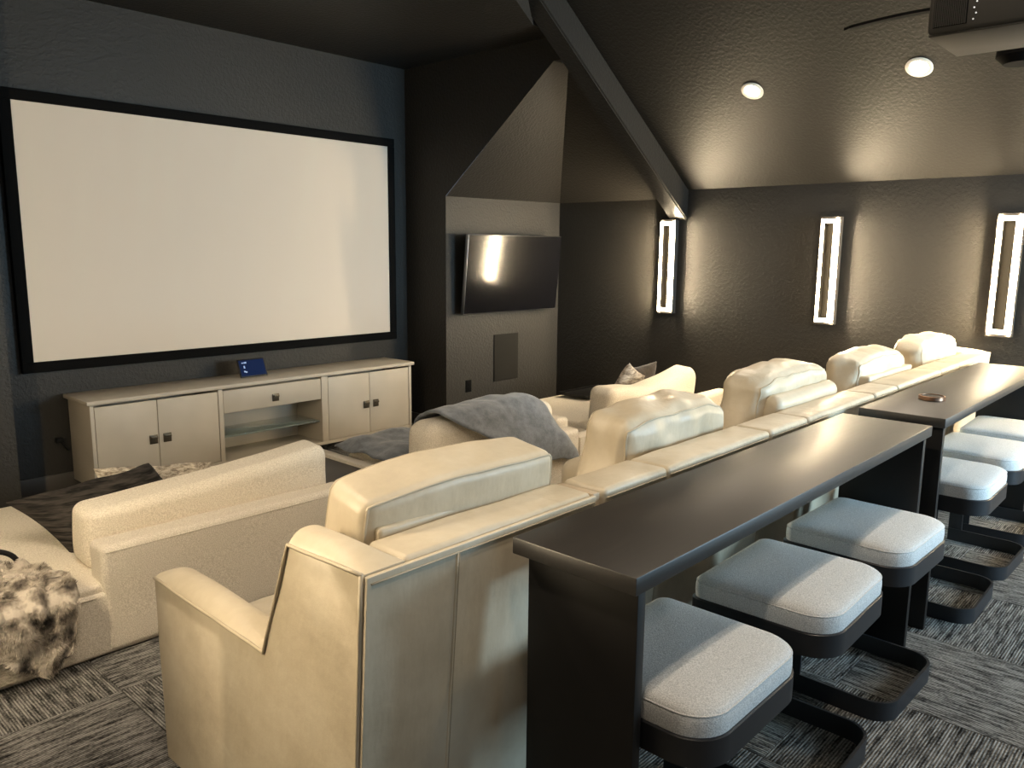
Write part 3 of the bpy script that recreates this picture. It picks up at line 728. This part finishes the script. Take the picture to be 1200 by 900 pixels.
# loose pillows
tp = lambda name, w, h, th, M, m, label, seed, cat='pillow': tag(throw_pillow(name, w, h, th, M, m, None, M.translation, seed), label, cat, 'loose pillows on the lounge sofas')
tp('throw_pillow', .64, .38, .14, Matrix.Translation((1.38, 3.79, .420)) @ Matrix.Rotation(-.86, 4, 'X') @ Matrix.Rotation(-.10, 4, 'Y') @ Matrix(((1, 0, -.35, 0), (0, 1, 0, 0), (0, 0, 1, 0), (0, 0, 0, 1))), M_RIB, 'dark charcoal ribbed throw pillow on the nearest lounge sofa', 3)
tp('throw_pillow', .60, .21, .12, Matrix.Translation((1.72, 4.10, .405)) @ Matrix.Rotation(-.7, 4, 'X') @ Matrix.Rotation(.14, 4, 'Y'), M_BARK, 'beige and brown streaked throw pillow behind the ribbed dark one', 8)
tp('throw_pillow', .32, .32, .13, xf((5.66, 3.86, .485), rx=.30, ry=.45, rz=.1), M_WAVY, 'grey and ivory wavy patterned pillow on the farthest lounge sofa', 12)
tp('throw_pillow', .40, .32, .14, xf((6.0, 3.98, .475), rx=.4, ry=-.1, rz=-.05), M_DKBR, 'dark brown plush pillow beside the wavy patterned one', 15)
t = thing('serving_tray', (5.75, 4.33, .345), 'thin black tray lying on the farthest lounge sofa behind its cushion', 'tray')
box('tray_base', (5.50, 4.18, .3455), (6.1, 4.50, .355), M_BPLA, t, .002)
for p, q in (((5.50, 4.18, .3555), (6.1, 4.19, .37)), ((5.50, 4.49, .3555), (6.1, 4.50, .37)), ((5.50, 4.191, .3555), (5.51, 4.489, .37)), ((6.09, 4.191, .3555), (6.1, 4.489, .37))): box('tray_rim', p, q, M_BPLA, t)

# grey throw draped over the middle sofa's cushion
G_ = []; n = 44; m_ = 30
prof = [(3.64, .55), (3.62, .61), (3.585, .65), (3.52, .675), (3.44, .685), (3.36, .672), (3.30, .62), (3.245, .54), (3.195, .47), (3.180, .38), (3.180, .28)]
def pl(t_):
    f = t_ * (len(prof) - 1); i = min(int(f), len(prof) - 2); f -= i
    return prof[i][0] + (prof[i + 1][0] - prof[i][0]) * f, prof[i][1] + (prof[i + 1][1] - prof[i][1]) * f
for i in range(n + 1):
    u = i / n; x = 3.06 + 1.04 * u; row = []
    tmax = .46 + .54 * min(1, max(0, (u) / .55)) ** .8           # the hem climbs towards the near end
    for j in range(m_ + 1):
        v = j / m_; y, z = pl(v * tmax)
        z += .022 * math.sin(u * PI) - max(0, (u - .72) / .28) ** 1.8 * max(0, z - .27) * .72
        p = Vector((x, y, z)); k = wrk(p, 6, .02, 4) + wrk(p, 15, .007, 2)
        row.append(p + Vector((k * .6, -abs(k) * .6 - .006, k)))
    G_.append(row)
tag(sheet('throw_blanket', G_, M_GREY, .022, None, (3.6, 3.45, .45)), 'slate grey plush throw draped over the back of the middle lounge sofa', 'blanket', 'blankets on the lounge sofas')
G_ = []
for i in range(31):
    row = []
    for j in range(21):
        u, v = i / 30, j / 20; x = 3.022 + .80 * u; y = 3.70 + .70 * v + .03 * math.sin(u * 7)
        e = min(u, v, 1 - u, 1 - v); p = Vector((x, y, 0)); z = .325 + .045 * min(1, e * 9) + .035 * noise.noise(p * 6) + .012 * noise.noise(p * 19)
        row.append(Vector((x + .02 * noise.noise(p * 5), y, z)))
    G_.append(row)
tag(sheet('throw_blanket', G_, M_GREY, .02, None, (3.4, 4.0, .33)), 'slate grey plush throw lying flat on the middle lounge seat', 'blanket', 'blankets on the lounge sofas')
# mottled fur blanket over the near sofa's corner, with pile
def fur_point(u, v):
    x = .40 + .60 * u
    if v < .45:
        y0 = 3.66 - max(0, x - .84) * 2.2; y = y0 - (y0 - 3.19) * (v / .45); z = .335
    else:
        f = (v - .45) / .55; y = 3.175; z = .335 - f * (.32 - .45 * max(0, .85 - u) - .10 * max(0, u - .82) / .18)
    a = max(0, 1 - abs(v - .45) / .1); z -= .03 * a * (1 if v > .45 else .3)
    p = Vector((x, y, z)); w = wrk(p, 8, .05, 6) + wrk(p, 18, .016, 1)
    fold = .026 * math.sin(u * 30 + v * 9 + 3 * noise.noise(p * 4))
    if v > .45: return Vector((x - .10 * (v - .45) * (u - .3), y - abs(w) - .012 + min(0, -fold) * .8, z))
    return Vector((x, y, z + abs(w) * 1.1 + .010 + max(0, fold) * .6))
NU, NV = 60, 70
G_ = [[fur_point(i / NU, j / NV) for j in range(NV + 1)] for i in range(NU + 1)]
fb = tag(sheet('fur_blanket', G_, M_FUR, .014, None, (.7, 3.3, .3), 0), 'mottled black, brown and cream faux fur blanket hanging off the near sofa corner', 'blanket', 'blankets on the lounge sofas')
rng = random.Random(5); vs, fs = [], []
for k in range(26000):
    u, v = rng.random(), rng.random(); p = fur_point(u, v); du = fur_point(min(1, u + .01), v) - p; dv = fur_point(u, min(1, v + .01)) - p
    nrm = du.cross(dv)
    if nrm.length < 1e-9: continue
    nrm.normalize()
    if nrm.y > 0 or nrm.z < -.3: nrm = -nrm
    lie = Vector((wrk(p, 12, 1.2, 7), wrk(p, 12, .5, 9), -.55 + wrk(p, 12, 1.2, 13))); d = (nrm * .8 + lie).normalized()
    s = d.cross(Vector((rng.uniform(-1, 1), rng.uniform(-1, 1), rng.uniform(-1, 1)))).normalized() * .0015
    L = rng.uniform(.012, .022); b = len(vs); p = p + nrm * .006
    vs += [p - s, p + s, p + d * L]; fs.append((b, b + 1, b + 2))
tag(link('fur_pile', fromdata(vs, fs), M_FUR, fb), kind='stuff')
G_ = [[Vector((.42 + .42 * i / 20, 3.196 + .004 * math.sin(i * 2.2) + .002 * (j % 2), .16 - .13 * j / 8)) for j in range(9)] for i in range(21)]
tag(sheet('knit_throw', G_, M_KNIT, .010, None, (.6, 3.19, .1)), 'cream ribbed knit throw showing under the fur blanket', 'blanket', 'blankets on the lounge sofas')
tube_pts = [Vector((.82 + .11 * math.cos(a), 3.66 - .02 * math.cos(a), .322 + .075 * math.sin(a))) for a in [PI * k / 20 for k in range(21)]]
t = tag(tube('carry_handle', tube_pts, .011, M_BPLA, None, 10, False, (.82, 3.66, .33)), 'black curved handle standing on the near sofa behind the fur blanket', 'handle')

# ------------------------------------------------------------------ projector and ceiling fan
t = thing('projector', (3.1, .66, 2.33), 'grey ceiling projector with a slatted side vent, close overhead', 'projector')
px0, px1, py0, py1, pz0, pz1 = 2.93, 3.275, .42, .885, 2.332, 2.50
bm = bmesh.new(); box_bm(bm, (px0, py0, pz0), (px1, py1, pz1), .012, 3); link('casing', frombm(bm), M_PROJ, t, 40)
box('lower_shell', (px0 + .004, py0 + .004, pz0 - .008), (px1 - .004, py1 - .004, pz0 - .0005), M_PROJ, t, .003)
box('vent_recess', (px0 - .002, .770, pz0 + .018), (px0 - .0002, .868, pz0 + .125), M_VELV, t)
for k in range(18): box('vent_slat', (px0 - .006, .773 + k * .0053, pz0 + .02), (px0 - .0021, .7755 + k * .0053, pz0 + .123), M_PROJ, t)
for k in range(5): cyl('status_light', (px0 - .002, .752 - .0016 * (k % 2) * 4, pz0 + .028 + k * .017), (px0 - .0002, .752 - .0016 * (k % 2) * 4, pz0 + .028 + k * .017), .0025 if k < 4 else .0045, M_LED, t, 10)
cyl('lens_barrel', (3.1, py1 + .0005, 2.42), (3.1, py1 + .004, 2.42), .05, M_BPLA, t, 28); cyl('lens_glass', (3.1, py1 + .0042, 2.42), (3.1, py1 + .006, 2.42), .042, M_GLOSS, t, 28)
cyl('ceiling_pole', (3.1, .65, pz1 + .0005), (3.1, .65, ZP - .02), .02, M_BPLA, t, 16)
box('ceiling_plate', (3.04, .59, pz1 + .001), (3.075, .71, pz1 + .02), M_BPLA, t)
t = thing('ceiling_fan', (3.98, .88, 2.62), 'black ceiling fan with slim blade, half hidden behind the projector', 'fan')
cyl('motor_housing', (3.98, .82, 2.44), (3.98, .82, 2.70), .10, M_MATT, t, 32, .085); cyl('light_cover', (3.98, .82, 2.41), (3.98, .82, 2.4395), .07, M_MATT, t, 32, .10)
cyl('down_rod', (3.98, .82, 2.7005), (3.98, .82, zr(3.98) - .02), .015, M_MATT, t, 14)
for k in range(3):
    an = math.radians(97 + 120 * k); vs, fs = [], []; d = Vector((math.cos(an), math.sin(an), 0)); s = Vector((-d.y, d.x, 0))
    n = 20
    for i in range(n + 1):
        f = i / n; r = .10 + .62 * f; w = .055 * (1 - .45 * f) * (1 if f < .93 else math.sqrt(max(0, 1 - ((f - .93) / .07) ** 2)) + .02)
        zc = 2.665 + .012 * math.sin(f * PI) - .02 * f * f; tlt = .12
        for e in (-1, 1):
            for h in (-.006, .006): 
                q = Vector((3.98, .82, zc + h - e * w * tlt)) + d * r + s * (e * w); vs.append(q)
    for i in range(n):
        a, b = i * 4, i * 4 + 4
        fs += [(a, b, b + 2, a + 2), (a + 1, a + 3, b + 3, b + 1), (a, a + 1, b + 1, b), (a + 2, b + 2, b + 3, a + 3)]
    fs += [(0, 2, 3, 1), (n * 4, n * 4 + 1, n * 4 + 3, n * 4 + 2)]
    link('blade', fromdata(vs, fs), M_MATT, t, 40)
